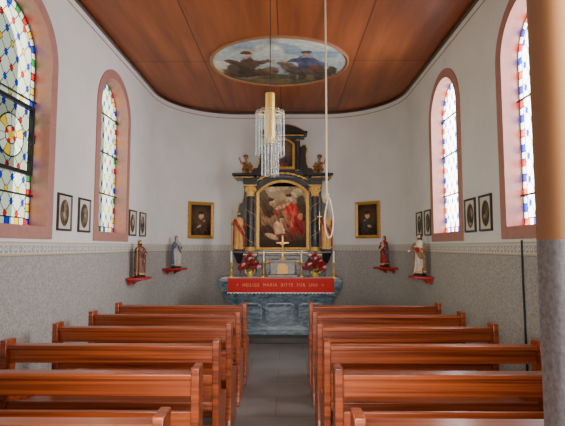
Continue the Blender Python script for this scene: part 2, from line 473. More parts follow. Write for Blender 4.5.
for side in (-1, 1):
    for k, yc in enumerate(WIN_Y):
        wn += 1
        fx = lambda d: side*(W+d)         # d outward from the inner wall face
        def loop(o, d):
            return [(fx(d), yc+p[0], p[1]) for p in arch_outline(WIN_HW+o, WIN_ZB-o, WIN_SP)]
        bm = B()
        ringloops(bm, [loop(SUR, 0), loop(SUR, -.014), loop(0, -.014), loop(0, .17), loop(.029, .17), loop(.029, 0)])
        w = struct(obj('window_%d' % wn, bm, M['pink'], smooth=True))
        g = grid('stained_glass', 170, 360, 2*WIN_HW+.02, GH+.01, glass_fn(side < 0 and k == 0, clear if side < 0 else clearR, side < 0),
                 lambda u, v: (fx(.15), yc+u, WIN_ZB+v),
                 lambda u, v: (math.hypot(u, v-(WIN_SP-WIN_ZB)) < WIN_HW+.012) if v > WIN_SP-WIN_ZB else True,
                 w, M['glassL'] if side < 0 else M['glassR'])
        zbars = (2.08, 2.98) if k == 0 else (2.3, 2.85, 3.36)
        for zb in zbars:
            hw = WIN_HW if zb <= WIN_SP else math.sqrt(WIN_HW**2-(zb-WIN_SP)**2)
            obj('saddle_bar', box(B(), fx(.128), fx(.142), yc-hw, yc+hw, zb-.008, zb+.008), M['iron'], w)
        if side < 0 and k == 0:
            bm = B()
            def rl(o, d): return [(fx(d), yc+.02+a*(.35+o), 2.59+b*(.29+o)) for a, b in ((-1, -1), (1, -1), (1, 1), (-1, 1))]
            ringloops(bm, [rl(0, .105), rl(.035, .105), rl(.035, .142), rl(0, .142)])
            cf = obj('casement_frame', bm, M['iron'], w, smooth=False)
            obj('casement_handle', tube(B(), [(fx(.10), yc+.35, 2.54), (fx(.07), yc+.35, 2.57), (fx(.07), yc+.35, 2.64)], .008), M['iron'], cf)

# ------------------------------------------------------------ ceiling medallion
MA, MB_, MY = 1.02, .89, 6.45
t = tag(empty('ceiling_painting', (0, MY, H)), 'large oval painted medallion on the wooden ceiling with two figures against a pale sky', 'painting')
def el(a, b, z, n=72): return [(a*math.cos(2*PI*i/n), b*math.sin(2*PI*i/n), z) for i in range(n)]
obj('moulded_frame', ringloops(B(), [el(MA, MB_, 0), el(MA, MB_, -.02), el(MA-.025, MB_-.025, -.035), el(MA-.05, MB_-.05, -.02), el(MA-.05, MB_-.05, 0)]), plain('tan_frame', S(150, 104, 70), .45), t)
def med_bg(u, v):
    c = mixc(S(160, 174, 178), S(186, 192, 188), sm(.2, .9, v/1.72))
    n = noise.noise((u*2.2, v*2.6, 1.5))+.5*noise.noise((u*5, v*6, 4.5))
    c = mixc(c, S(216, 212, 194), sm(-.1, .45, n))
    c = mixc(c, S(124, 150, 172), .85*sm(.05, .4, noise.noise((u*2.6, v*3, 8.)))*sm(.8, 1.2, v))
    c = mixc(c, S(120, 110, 96), .5*sm(.1, .5, noise.noise((u*3.1+4, v*3.4, 6.))))
    g = mixc(S(122, 100, 72), S(88, 86, 60), sm(-.2, .3, noise.noise((u*4, v*4, 2.))))
    return mixc(c, g, sm(.62, .26, v+.2*noise.noise((u*3, 0, 0))))
med = [(-.50, .50, .36, .17, .12, S(50, 38, 32), .97), (-.46, .80, .17, .29, -.15, S(70, 44, 32), .97), (-.62, .68, .16, .24, .5, S(54, 38, 30), .95), (-.44, 1.16, .07, .085, 0, S(190, 142, 110), .97), (-.46, 1.23, .085, .06, 0, S(54, 38, 30), .97),
       (-.27, .92, .20, .065, .45, S(92, 58, 40), .97), (-.10, 1.00, .05, .04, 0, S(190, 146, 116), .9), (-.66, .92, .15, .08, -.6, S(78, 48, 36), .97), (-.24, .50, .20, .12, -.2, S(88, 58, 42), .95), (-.12, .62, .12, .15, .3, S(116, 84, 58), .95),
       (-.76, .50, .12, .2, 0, S(84, 68, 48), .9),
       (.42, .60, .38, .19, -.06, S(80, 68, 60), .97), (.15, .74, .13, .19, .5, S(96, 80, 70), .97), (.06, .86, .12, .07, -.4, S(104, 86, 74), .95), (.20, .40, .07, .2, .1, S(70, 58, 50), .9), (.36, .40, .07, .2, -.1, S(66, 56, 48), .9),
       (.60, .40, .08, .2, .15, S(66, 56, 48), .9), (.74, .46, .08, .18, -.1, S(72, 60, 50), .9), (.80, .62, .08, .18, .3, S(58, 46, 40), .95),
       (.40, .90, .16, .26, .05, S(48, 62, 98), .97), (.57, .82, .20, .14, -.7, S(70, 76, 104), .95), (.54, .68, .12, .12, .2, S(110, 60, 46), .9), (.38, 1.17, .065, .08, 0, S(190, 146, 116), .97), (.39, 1.25, .09, .055, 0, S(66, 60, 62), .97),
       (.24, .98, .16, .07, .3, S(54, 68, 100), .97), (.08, .94, .045, .04, 0, S(190, 146, 116), .9), (.0, .36, .24, .1, 0, S(80, 76, 52), .9)]
grid('painted_panel', 170, 150, 2*(MA-.045), 2*(MB_-.045), picture_fn(med_bg, med, 6., .26, 2., S(140, 128, 108), .12),
     lambda u, v: (u, (MB_-.045)-v, -.012), lambda u, v: (u/(MA-.045))**2+((v-(MB_-.045))/(MB_-.045))**2 < 1, t, M['canvas'])

# ------------------------------------------------------------ pews
PL = 1.55
def make_pew():
    t = empty('church_pew')
    prof = [(-.07, 0), (.40, 0), (.40, .05), (.345, .09), (.325, .20), (.335, .38), (.365, .44), (.36, .475), (.33, .49), (.14, .505), (.085, .55), (.062, .64),
            (.058, .86), (.058, .94), (-.064, .94), (-.064, .80), (-.05, .5), (-.035, .12), (-.07, .06)]
    for s in (-1, 1):
        x0 = s*(PL/2); x1 = s*(PL/2-.045)
        obj('end_panel', prism(B(), prof, lambda p: (x0, p[0], p[1]), lambda p: (x1, p[0], p[1])), M['pew'], t, bevel=.005)
    L = PL/2-.045
    obj('top_rail', box(B(), -L, L, -.052, .04, .874, .904), M['pew'], t, bevel=.006)
    obj('back_board', box(B(), -L, L, -.018, .008, .775, .874), M['pew'], t, bevel=.004)
    obj('middle_board', box(B(), -L, L, -.022, .006, .55, .695), M['pew'], t, bevel=.005)
    obj('lower_rail', box(B(), -L, L, -.03, .01, .455, .51), M['pew'], t, bevel=.006)
    obj('seat', box(B(), -L, L, .012, .375, .43, .458), M['pew'], t, bevel=.008)
    obj('seat_apron', box(B(), -L, L, .27, .295, .36, .43), M['pew'], t, bevel=.004)
    obj('stretcher', box(B(), -L, L, .02, .05, .12, .22), M['pew'], t, bevel=.006)
    return t
def dup(r):
    c = r.copy(); C.objects.link(c)
    for ch in list(r.children):
        d = ch.copy(); C.objects.link(d); d.parent = c
        for g in list(ch.children):
            e = g.copy(); C.objects.link(e); e.parent = d
    return c
ordw = ['front', 'second', 'third', 'fourth', 'fifth', 'rearmost']
proto = make_pew(); first = True
for k in range(6):
    for s, sn in ((-1, 'left'), (1, 'right')):
        p = proto if first else dup(proto); first = False
        p.location = (s*(.37+PL/2), 5.42-.712*k, 0)
        extra = ', the one nearest the altar' if k == 0 else (', the one nearest the doorway' if k == 5 else ' counting from the altar')
        tag(p, '%s orange-brown wooden pew %s of the aisle%s' % (ordw[k], sn, extra), 'pew', 'wooden pews')

# ------------------------------------------------------------ framed pictures
def framed(name, w, h, fw, depth, fmat, fn, label, loc, rz, group):
    t = tag(empty(name, loc, rz), label, 'picture', group)
    def lp(o, y): return [(a*(w/2-o), y, b*(h/2-o)) for a, b in ((-1, -1), (1, -1), (1, 1), (-1, 1))]
    obj('frame', ringloops(B(), [lp(0, 0), lp(0, -depth*.7), lp(fw*.3, -depth), lp(fw*.8, -depth*.7), lp(fw, -depth*.55), lp(fw, 0)]), fmat, t, smooth=False)
    grid('print', 44, 56, w-2*fw+.004, h-2*fw+.004, fn, lambda u, v: (u, -depth*.4, v-(h/2-fw+.002)), None, t, M['canvas'])
    return t
def station_fn(seed):
    rnd = random.Random(seed); iw, ih = .29-.05, .38-.05
    bl = []
    for i in range(9):
        g = rnd.randint(40, 180)
        bl.append((rnd.uniform(-.06, .06), ih/2+rnd.uniform(-.09, .08), rnd.uniform(.015, .04), rnd.uniform(.02, .06), rnd.uniform(-.6, .6), S(g, int(g*.86), int(g*.72)), .8))
    base = picture_fn(lambda u, v: S(74, 64, 54), bl, 20., .3, seed)
    def fn(u, v):
        d = math.hypot(u/.085, (v-ih/2)/.125)
        if d < 1: return base(u, v)
        if d < 1.1: return S(110, 86, 52)
        return S(200, 193, 178)
    return fn
side_pics = [(-1, 4.58, 'small dark-framed oval print between the two left windows, the one nearer the doorway'),
             (-1, 5.03, 'small dark-framed oval print between the two left windows, the one nearer the altar'),
             (-1, 6.62, 'small dark-framed oval print just beyond the far left window'),
             (-1, 7.08, 'small dark-framed oval print on the left wall closest to the altar'),
             (1, 4.68, 'small dark-framed oval print between the two right windows, the one nearer the doorway'),
             (1, 5.07, 'small dark-framed oval print between the two right windows, the one nearer the altar'),
             (1, 6.60, 'small dark-framed oval print just beyond the far right window'),
             (1, 7.02, 'small dark-framed oval print on the right wall closest to the altar')]
for i, (sd, y, lab) in enumerate(side_pics):
    framed('framed_print', .29, .38, .022, .025, M['darkframe'], station_fn(i+1), lab, (sd*W, y, 1.955), PI/2 if sd < 0 else -PI/2, 'small framed prints along the side walls')
for px, lab, seed in ((200, 'gold-framed dark portrait of a saint on the curved wall left of the altar', 21), (368.5, 'gold-framed dark portrait of a saint on the curved wall right of the altar', 22)):
    x, y, rz = wallhit(px)
    hh = .70-.13
    f = S(196, 150, 116)
    d = 1 if seed == 21 else -1
    fn = picture_fn(lambda u, v: mixc(S(34, 27, 24), S(84, 60, 40), sm(.3, .1, math.hypot(u, v-hh*.6))),
        [(0, .10, .15, .17, 0, S(62, 48, 40), .9), (.02*d, .2, .09, .14, .2*d, S(92, 60, 44) if d > 0 else S(66, 66, 62), .95), (.0, .37, .05, .065, 0, f, .95), (-.005, .43, .055, .035, 0, S(44, 28, 20), .9),
         (-.04*d, .17, .05, .022, .5*d, f, .9), (.06*d, .28, .03, .02, .8, S(176, 140, 100), .5)], 14., .25, seed, soft=(.86, 1.06), wv=.7)
    n = Vector((math.sin(rz), -math.cos(rz), 0))
    framed('framed_portrait', .52, .70, .06, .05, M['goldframe'], fn, lab, (x+n.x*.022, y+n.y*.022, 2.115), rz, 'gold-framed portraits beside the altar')

# ------------------------------------------------------------ carved figures
def remeshed(bm, vox):
    me = bpy.data.meshes.new('tmp'); bm.to_mesh(me); bm.free()
    t = bpy.data.objects.new('tmp', me); C.objects.link(t)
    r = t.modifiers.new('r', 'REMESH'); r.mode = 'VOXEL'; r.voxel_size = vox; r.adaptivity = 0
    s = t.modifiers.new('s', 'SMOOTH'); s.iterations = 1; s.factor = .4
    out = evalmesh(t); bpy.data.objects.remove(t)
    for p in out.polygons: p.use_smooth = True
    out.materials.clear()
    return out
def loft(bm, secs, seg=40, fold=0., nf=9):
    rings = []
    for (z, rx, ry, cx, cy) in secs:
        k = fold*max(0, 1-z/.62)
        rings.append([bm.verts.new((cx+rx*(1+k*math.cos(nf*a+z*3))*math.cos(a), cy+ry*(1+k*math.cos(nf*a+z*3))*math.sin(a), z)) for a in [2*PI*i/seg for i in range(seg)]])
    for a, b in zip(rings, rings[1:]):
        for i in range(seg): bm.faces.new((a[i], a[(i+1) % seg], b[(i+1) % seg], b[i]))
    bm.faces.new(rings[0][::-1]); bm.faces.new(rings[-1]); return bm
def hand(bm, h, d):
    d = Vector(d).normalized(); h = Vector(h)
    ell(bm, h, (.022, .018, .026), 10, 8)
    s = d.orthogonal().normalized()
    for i in range(4):
        o = h+s*(.010*(i-1.5))
        tube(bm, [o, o+d*.028, o+d*(.046-.004*abs(i-1.3))+Vector((0, 0, -.008))], [.0075, .007, .006], 7)
    tube(bm, [h+s*.018, h+s*.03+d*.022], [.008, .006], 7)
def statue(label, loc, rz, h, robe, cloak, hairc, skin, arms, beard=False, veil=None, prop=None, base=.05, bmat=None, group=None, slim=1., trim=None):
    """arms: ((elbow, hand), (elbow, hand)) for x<0 and x>0, unit height, figure faces -Y"""
    t = tag(empty('carved_statuette', loc, rz), label, 'statue', group)
    bm = B()
    loft(bm, [(0, .150, .120, 0, 0), (.05, .150, .118, 0, 0), (.2, .130, .105, .004, 0), (.38, .118, .096, .008, 0), (.52, .108, .086, .006, 0), (.60, .104, .080, .003, 0), (.68, .112, .083, 0, 0),
              (.755, .122, .078, 0, .002), (.795, .112, .066, 0, .004), (.825, .070, .050, 0, .004), (.842, .038, .038, 0, 0), (.88, .034, .036, 0, -.004)], 44, .16)
    ell(bm, (0, -.006, .925), (.046, .056, .066))
    tube(bm, [(0, -.058, .935), (0, -.071, .916), (0, -.058, .911)], [.006, .010, .007], 8)   # nose
    for s in (-1, 1):
        ell(bm, (s*.046, 0, .925), (.008, .014, .017), 8, 6); ell(bm, (s*.018, -.054, .938), (.010, .007, .006), 8, 6)
    ell(bm, (0, -.053, .892), (.016, .010, .006), 8, 6)
    ell(bm, (0, .012, .945), (.054, .054, .058)); ell(bm, (0, .03, .885), (.05, .036, .07))
    if beard: ell(bm, (0, -.042, .875), (.03, .024, .042))
    tube(bm, [(.045, -.03, .58), (.05, -.105, .34), (.05, -.10, .04)], [.05, .045, .03], 12)
    for s in (-1, 1): ell(bm, (s*.055, -.125, .016), (.03, .05, .018), 10, 8)
    tube(bm, [(-.11, -.03, .77), (-.05, -.085, .60), (.06, -.10, .46), (.125, -.05, .40)], [.03, .03, .03, .025], 10)
    tube(bm, [(.125, -.02, .74), (.14, -.02, .45), (.145, 0, .12)], [.03, .032, .03], 10)
    tube(bm, [(-.125, .0, .74), (-.14, .01, .45), (-.145, .02, .12)], [.03, .032, .03], 10)
    hands = []
    for s, (e, hd) in zip((-1, 1), arms):
        sh = Vector((s*.108, 0, .765))
        tube(bm, [sh, Vector(e), Vector(hd)], [.042, .036, .024], 12); ell(bm, e, (.037,)*3, 10, 8)
        d = Vector(hd)-Vector(e); hand(bm, Vector(hd)+d.normalized()*.018, d); hands.append(Vector(hd)+d.normalized()*.03)
    me = remeshed(bm, .0075)
    cs = []
    for v in me.vertices:
        p = v.co; c = robe
        if min((p-q).length for q in hands) < .052: c = skin
        elif p.z > .848:
            fr = p.y < -.018 and p.z < .963 and abs(p.x) < .042
            c = skin if fr else (veil or hairc)
            if fr and p.y < -.045 and abs(p.z-.936) < .007 and .008 < abs(p.x) < .028: c = S(40, 28, 24)
            if fr and abs(p.z-.892) < .006 and abs(p.x) < .016: c = S(150, 70, 60)
            if beard and p.z < .905 and p.y < -.02: c = hairc
        elif p.z < .035 and p.y < -.115: c = skin
        else:
            dd = p.z-(.585-p.x*1.5)
            if p.y > .02 or abs(p.x) > .118 or (p.y < 0 and abs(dd) < .09 and p.z > .36): c = cloak
            if trim and (.035 < p.z < .06 or (p.y < 0 and .085 < abs(dd) < .105 and p.z > .36)): c = trim
            if veil and p.z > .80 and p.y > -.03: c = veil
        k = .82+.36*(.5+.5*noise.noise((p.x*12, p.y*12, p.z*9)))
        cs.append(tuple(x*k for x in c[:3]))
    setcols(me, cs)
    for v in me.vertices: v.co = Vector((v.co.x*slim, v.co.y*slim, v.co.z))*h+Vector((0, 0, base))
    link('figure', me, M['paint'], t)
    bm = B(); prof = [(.165*h, 0), (.165*h, base*.35), (.145*h, base*.5), (.145*h, base*.8), (.158*h, base)]
    lathe(bm, prof, seg=8, sx=slim, sy=.85*slim); obj('plinth', bm, bmat or M['blackwood'], t, smooth=False)
    if prop:
        for pn, pbm, pm in prop(h, base, slim): obj(pn, pbm, pm, t)
    return t
sk = S(214, 166, 134)
gt_ = S(206, 156, 70)
def p_staff(h, b, q):
    yield 'staff', tube(B(), [(-.205*h*q, -.15*h*q, b-.01), (-.19*h*q, -.155*h*q, b+1.02*h)], .012*h, 8), M['goldframe']
def p_book(h, b, q):
    yield 'book', box(B(), -.05*h, .05*h, -.015*h, .015*h, -.065*h, .065*h, Matrix.Translation((.06*h, -.155*h*q, b+.60*h)) @ Matrix.Rotation(.4, 4, 'X')), M['redshelf']
def p_child(h, b, q):
    bm = B(); ell(bm, (.06*h, -.13*h, b+.78*h), (.035*h, .038*h, .042*h)); ell(bm, (.07*h, -.125*h, b+.67*h), (.045*h, .042*h, .08*h))
    tube(bm, [(.06*h, -.14*h, b+.62*h), (.02*h, -.18*h, b+.56*h), (.015*h, -.17*h, b+.50*h)], [.026*h, .022*h, .015*h], 8)
    tube(bm, [(.04*h, -.14*h, b+.72*h), (-.01*h, -.17*h, b+.70*h)], [.018*h, .012*h], 8)
    yield 'carried_child', bm, plain('carved_child_paint', S(206, 164, 134), .5)
def p_cross(h, b, q):
    bm = B(); box(bm, -.20*h*q, -.18*h*q, -.17*h*q, -.155*h*q, b+.5*h, b+.98*h); box(bm, -.26*h*q, -.12*h*q, -.168*h*q, -.157*h*q, b+.84*h, b+.86*h)
    yield 'hand_cross', bm, M['gold']
a_low = (((-.165, -.03, .60), (-.13, -.13, .56)), ((.165, -.03, .60), (.06, -.14, .58)))
a_pray = (((-.15, -.06, .60), (-.02, -.15, .66)), ((.15, -.06, .60), (.02, -.15, .66)))
a_up = (((-.19, -.06, .64), (-.19, -.14, .72)), ((.16, -.04, .60), (.07, -.14, .60)))
a_out = (((-.19, -.04, .62), (-.20, -.13, .56)), ((.16, -.05, .60), (.03, -.14, .66)))
shelf_specs = [
    (131, 277.5, .50, 'brown-robed bearded statuette holding a staff on the red shelf by the left wall', dict(robe=S(104, 62, 42), cloak=S(66, 40, 32), hairc=S(36, 26, 22), skin=sk, arms=a_up, beard=True, prop=p_staff, trim=S(150, 104, 60))),
    (170, 268, .54, 'blue-grey robed veiled statuette on the red shelf left of the altar', dict(robe=S(172, 168, 160), cloak=S(74, 90, 116), hairc=S(80, 58, 44), skin=sk, arms=a_pray, veil=S(96, 108, 128), trim=gt_)),
    (390, 267, .52, 'red-robed statuette holding a child on the red shelf right of the altar', dict(robe=S(156, 30, 30), cloak=S(86, 44, 54), hairc=S(66, 44, 32), skin=sk, arms=a_low, prop=p_child, trim=gt_)),
    (428, 276, .57, 'pale robed statuette with a brown cloak on the red shelf by the right wall', dict(robe=S(198, 184, 164), cloak=S(132, 102, 76), hairc=S(70, 48, 36), skin=sk, arms=a_out, beard=True, prop=p_book, trim=gt_))]
shelf_lab = ['small red wooden wall shelf under the brown-robed bearded statuette', 'small red wooden wall shelf under the blue-grey veiled statuette',
             'small red wooden wall shelf under the red-robed statuette with child', 'small red wooden wall shelf under the pale robed statuette']
for (px, py, h, lab, kw), sl in zip(shelf_specs, shelf_lab):
    x, y, rz = wallhit(px)
    n = Vector((math.sin(rz), -math.cos(rz), 0))
    flat = abs(abs(rz)-PI/2) < .02
    z = zat(py, y-.1)
    gap = 0 if flat else .02
    t = tag(empty('wall_shelf', (x+n.x*gap, y+n.y*gap, z-.03), rz), sl, 'shelf', 'red statue shelves')
    obj('shelf_board', prism(B(), [(-.21, 0), (.21, 0), (.21, -.14), (.15, -.27), (-.15, -.27), (-.21, -.14)], lambda p: (p[0], p[1], 0), lambda p: (p[0], p[1], .03)), M['redshelf'], t, bevel=.005)
    for s in (-1, 1):
        obj('shelf_bracket', prism(B(), [(0, 0), (-.18, 0), (-.16, -.02), (-.06, -.045), (-.02, -.08), (0, -.08)], lambda p: (s*.1-.012, p[0], p[1]), lambda p: (s*.1+.012, p[0], p[1])), M['redshelf'], t)
    statue(lab, (x+n.x*(gap+.135), y+n.y*(gap+.135), z), rz if not flat else rz*.6, h, base=.04, group='statuettes on the red wall shelves', slim=1.1, **kw)

# ------------------------------------------------------------ altar
AX = .03
struct(obj('altar_step', box(B(), AX-1.25, AX+1.25, 7.62, 8.80, 0, .09), M['step'], bevel=.008))
MT = 1.055
AT = -.01
t = tag(empty('altar_table', (AT, 8.30, .09)), 'broad blue-grey marbled altar table under the red frontal', 'altar')
def frust(bm, x0, x1, y0, y1, z0, x2, x3, y2, y3, z1):
    a = [bm.verts.new(p) for p in ((x0, y0, z0), (x1, y0, z0), (x1, y1, z0), (x0, y1, z0))]
    b = [bm.verts.new(p) for p in ((x2, y2, z1), (x3, y2, z1), (x3, y3, z1), (x2, y3, z1))]
    bm.faces.new(a[::-1]); bm.faces.new(b)
    for i in range(4): bm.faces.new((a[i], a[(i+1) % 4], b[(i+1) % 4], b[i]))
    return bm
def stack(bm, secs):        # secs: half width, front y, z (back fixed)
    L = [[bm.verts.new(p) for p in ((-hw, fy, z), (hw, fy, z), (hw, .44, z), (-hw, .44, z))] for hw, fy, z in secs]
    bm.faces.new(L[0][::-1]); bm.faces.new(L[-1])
    for a, b in zip(L, L[1:]):
        for i in range(4): bm.faces.new((a[i], a[(i+1) % 4], b[(i+1) % 4], b[i]))
    return bm
obj('plinth', box(B(), -.90, .90, -.42, .44, 0, .08), M['bluepale'], t, bevel=.01)
obj('body', stack(B(), [(.84, -.37, .08), (.825, -.36, .14), (.83, -.362, .28), (.86, -.375, .42), (.90, -.395, .54), (.96, -.42, .66), (1.02, -.44, .76), (1.055, -.45, .84), (1.065, -.453, .90)]), M['bluemarble'], t, ang=60)
def roundrect(x0, x1, z0, z1, o, y, r=.09, n=6):
    x0 += o; x1 -= o; z0 += o; z1 -= o; r = max(.02, r-o); pts = []
    for cx, cz, a0 in ((x1-r, z0+r, -PI/2), (x1-r, z1-r, 0), (x0+r, z1-r, PI/2), (x0+r, z0+r, PI)):
        for i in range(n+1): a = a0+PI/2*i/n; pts.append((cx+r*math.cos(a), y, cz+r*math.sin(a)))
    return pts
for x0, x1 in ((-.76, -.32), (-.26, .26), (.32, .76)):
    pm = obj('panel_moulding', ringloops(B(), [roundrect(x0, x1, .15, .54, o, y) for o, y in ((0, -.355), (0, -.395), (.02, -.40), (.035, -.39), (.035, -.355))]), M['bluepale'], t)
    f = [(p[0], p[2]) for p in roundrect(x0, x1, .15, .54, .034, 0)]
    obj('panel_field', prism(B(), f, lambda p: (p[0], -.383, p[1]), lambda p: (p[0], -.34, p[1])), M['bluemarble'], pm)
obj('mensa_slab', box(B(), -1.08, 1.08, -.46, .44, .90, MT-.09), M['bluepale'], t, bevel=.02)
t = tag(empty('altar_cloth', (AT, 7.84, MT)), 'red and white altar cloth with gold lettering hanging over the altar front', 'altar cloth')
obj('linen_top', box(B(), -1.02, 1.02, -.006, .44, 0, .008), M['linen'], t)
def frontal(name, x0, x1, z0, z1, y, mat, scal=0., n=120):
    bm = B(); top = []; bot = []
    for i in range(n+1):
        x = x0+(x1-x0)*i/n; wv = .004*math.sin(i*.55)
        zz = z0+(abs(math.sin(i*PI/4))*scal if scal else 0)
        top.append((bm.verts.new((x, y, z1)), bm.verts.new((x, y+.004, z1))))
        bot.append((bm.verts.new((x, y+wv*.7-.003, zz)), bm.verts.new((x, y+wv*.7+.001, zz))))
    for i in range(n):
        bm.faces.new((top[i][0], top[i+1][0], bot[i+1][0], bot[i][0])); bm.faces.new((top[i][1], bot[i][1], bot[i+1][1], top[i+1][1]))
        bm.faces.new((bot[i][0], bot[i+1][0], bot[i+1][1], bot[i][1])); bm.faces.new((top[i][0], top[i][1], top[i+1][1], top[i+1][0]))
    return obj(name, bm, mat, t)
frontal('red_frontal', -.91, .93, -.235, .008, -.016, M['red'])
frontal('lace_edge', -.91, .93, -.262, -.22, -.011, M['linen'], .018)
def textmesh(s):
    cu = bpy.data.curves.new('lettering', 'FONT'); cu.body = s
    cu.align_x = 'LEFT'; cu.align_y = 'CENTER'; cu.size = .074; cu.extrude = .0015; cu.space_character = 1.28; cu.offset = -.0006
    tt = bpy.data.objects.new('tmp', cu); C.objects.link(tt); me = evalmesh(tt); bpy.data.objects.remove(tt)
    me.materials.clear(); return me
def xr(me): xs = [v.co.x for v in me.vertices]; return min(xs), max(xs)
words = ['+', 'HEILIGE', 'MARIA', 'BITTE', 'FÜR', 'UNS', '+']
full = xr(textmesh('  '.join(words))); fac = 1.50/(full[1]-full[0]); pre = ''
for wd_ in words:
    pre = (pre+'  '+wd_).strip()
    right = xr(textmesh(pre))[1]; me = textmesh(wd_); mr_ = xr(me)[1]
    for v in me.vertices: v.co = ((v.co.x-mr_+right-(full[0]+full[1])/2)*fac, v.co.y, v.co.z)
    link('lettering', me, M['goldtext'], t, (0, -.0235, -.11), (PI/2, 0, 0))

# retable
RZ = MT
RY = 8.50
t = tag(empty('altar_retable', (AX, RY, RZ)), 'tall black and gold baroque altar retable with columns and arched painting', 'altarpiece')
Z = lambda z: z-RZ
def ob(name, bm, mat, par=None, **k): return obj(name, bm, mat, par or t, **k)
bm = B(); box(bm, -.80, .80, -.06, .25, 0, Z(1.44)); box(bm, -.84, .84, -.09, .25, Z(1.44), Z(1.48)); box(bm, -.87, .87, -.12, .25, Z(1.48), Z(1.52))
ob('predella', bm, M['greywood'], bevel=.006)
ob('predella_gilding', box(B(), -.48, .48, -.128, -.118, Z(1.49), Z(1.505)), M['gold'])
CXC = .605
for s in (-1, 1):
    bm = B(); box(bm, s*CXC-.12, s*CXC+.12, -.19, -.06, 0, Z(1.44)); box(bm, s*CXC-.14, s*CXC+.14, -.21, -.06, Z(1.44), Z(1.525))
    ob('pedestal', bm, M['blackwood'], bevel=.006)
    def lp(o, y): return [(s*CXC+a*(.085-o), y, b) for a, b in ((-1, Z(1.12)+o), (1, Z(1.12)+o), (1, Z(1.40)-o), (-1, Z(1.40)-o))]
    ob('gilt_panel', ringloops(B(), [lp(0, -.185), lp(0, -.20), lp(.018, -.20), lp(.018, -.185)]), M['gold'], smooth=False)
    ob('pedestal_gilding', box(B(), s*CXC-.135, s*CXC+.135, -.216, -.205, Z(1.45), Z(1.465)), M['gold'])
    bm = B()
    prof = [(.088, Z(1.525)), (.088, Z(1.56)), (.074, Z(1.60)), (.078, Z(1.85)), (.074, Z(2.2)), (.066, Z(2.56))]
    lathe(bm, prof, (s*CXC, -.10, 0), 24); c = ob('column', bm, M['blackmarble'])
    bm = B(); lathe(bm, [(.094, Z(1.525)), (.1, Z(1.545)), (.092, Z(1.565)), (.08, Z(1.585)), (.083, Z(1.60))], (s*CXC, -.10, 0), 24); ob('column_base', bm, M['gold'], c)
    bm = B(); lathe(bm, [(.067, Z(2.54)), (.075, Z(2.56)), (.068, Z(2.58)), (.085, Z(2.64)), (.075, Z(2.66)), (.10, Z(2.71)), (.105, Z(2.73))], (s*CXC, -.10, 0), 8)
    for i in range(8):
        a = PI/4*i; ell(bm, (s*CXC+.088*math.cos(a), -.10+.088*math.sin(a), Z(2.67)), (.022, .022, .035), 8, 6)
    ob('capital', bm, M['gold'], c)
    tube(bm := B(), [(s*CXC+.080*math.cos(s*q*.36), -.10+.080*math.sin(s*q*.36), Z(1.64)+q*.0155) for q in range(0, 56)], .006, 6)
    ob('gilt_vine', bm, M['goldframe'], c)
    ob('pilaster', box(B(), s*CXC-.11, s*CXC+.11, -.02, .06, Z(1.52), Z(2.74)), M['greywood'], bevel=.005)
    pr = [(.735, Z(1.56)), (.84, Z(1.56)), (.87, Z(1.66)), (.83, Z(1.78)), (.79, Z(1.98)), (.82, Z(2.16)), (.86, Z(2.30)), (.83, Z(2.42)), (.77, Z(2.46)), (.735, Z(2.6))]
    bm = B(); prism(bm, pr, lambda p: (s*p[0], .06, p[1]), lambda p: (s*p[0], .12, p[1])); ob('side_scroll', bm, M['blackwood'], bevel=.008)
    tube(bm := B(), [(s*x, .055, z) for x, z in pr[1:]], .010, 8); ob('scroll_gilding', bm, M['gold'])
    # console that carries the standing figure
    bm = B(); box(bm, s*.80-.115, s*.80+.115, -.42, -.10, Z(1.49), Z(1.525)); frust(bm, s*.80-.03, s*.80+.03, -.2, -.10, Z(1.30), s*.80-.09, s*.80+.09, -.38, -.10, Z(1.49))
    ob('console', bm, M['blackwood'], bevel=.005)
    bm = B(); box(bm, s*CXC-.13, s*CXC+.13, -.22, .1, Z(2.73), Z(2.88)); ob('entablature_block', bm, M['blackwood'], bevel=.006)
    bm = B(); box(bm, min(s*.54, s*.90), max(s*.54, s*.90), -.25, .2, Z(2.88), Z(2.92))
    box(bm, s*.5, s*.935, -.285, .22, Z(2.92), Z(2.965)); ob('cornice', bm, M['blackwood'], bevel=.008)
    ob('cornice_gilding', box(B(), s*.53, s*.91, -.258, -.24, Z(2.884), Z(2.896)), M['gold'])
    ob('entablature_gilding', box(B(), s*CXC-.128, s*CXC+.128, -.226, -.21, Z(2.735), Z(2.75)), M['gold'])
ob('back_panel', box(B(), -.735, .735, .02, .24, Z(1.52), Z(2.74)), M['blackwood'], bevel=.004)
bm = B(); box(bm, -.735, .735, .0, .24, Z(2.74), Z(2.90)); ob('entablature', bm, M['blackmarble'], bevel=.005)
# arched cornice over the painting
def archpts(hw, zs, rise, n=24):
    r = (hw*hw+rise*rise)/(2*rise); a0 = math.asin(min(1, hw/r))
    return [(r*math.sin(-a0+2*a0*i/n), zs+rise-r+r*math.cos(-a0+2*a0*i/n)) for i in range(n+1)]
top = archpts(.53, Z(2.86), .15); lo = archpts(.50, Z(2.80), .15)
bm = B(); prism(bm, top+lo[::-1], lambda p: (p[0], -.14, p[1]), lambda p: (p[0], .05, p[1])); ob('arched_moulding', bm, M['blackwood'], bevel=.006)
def arched(hw, z0, zs, rise): return [(-hw, z0), (hw, z0)]+archpts(hw, zs, rise)[::-1]
def aloop(hw, z0, zs, rise, y): return [(p[0], y, p[1]) for p in arched(hw, z0, zs, rise)]
b0 = (Z(1.54), Z(2.62), .24)
bm = B(); ringloops(bm, [aloop(.505, b0[0], b0[1], .25, .02), aloop(.505, b0[0], b0[1], .25, -.05), aloop(.49, b0[0]+.015, b0[1], .24, -.075), aloop(.445, b0[0]+.05, b0[1], .20, -.06), aloop(.44, b0[0]+.055, b0[1], .20, -.02), aloop(.44, b0[0]+.055, b0[1], .20, .02)])
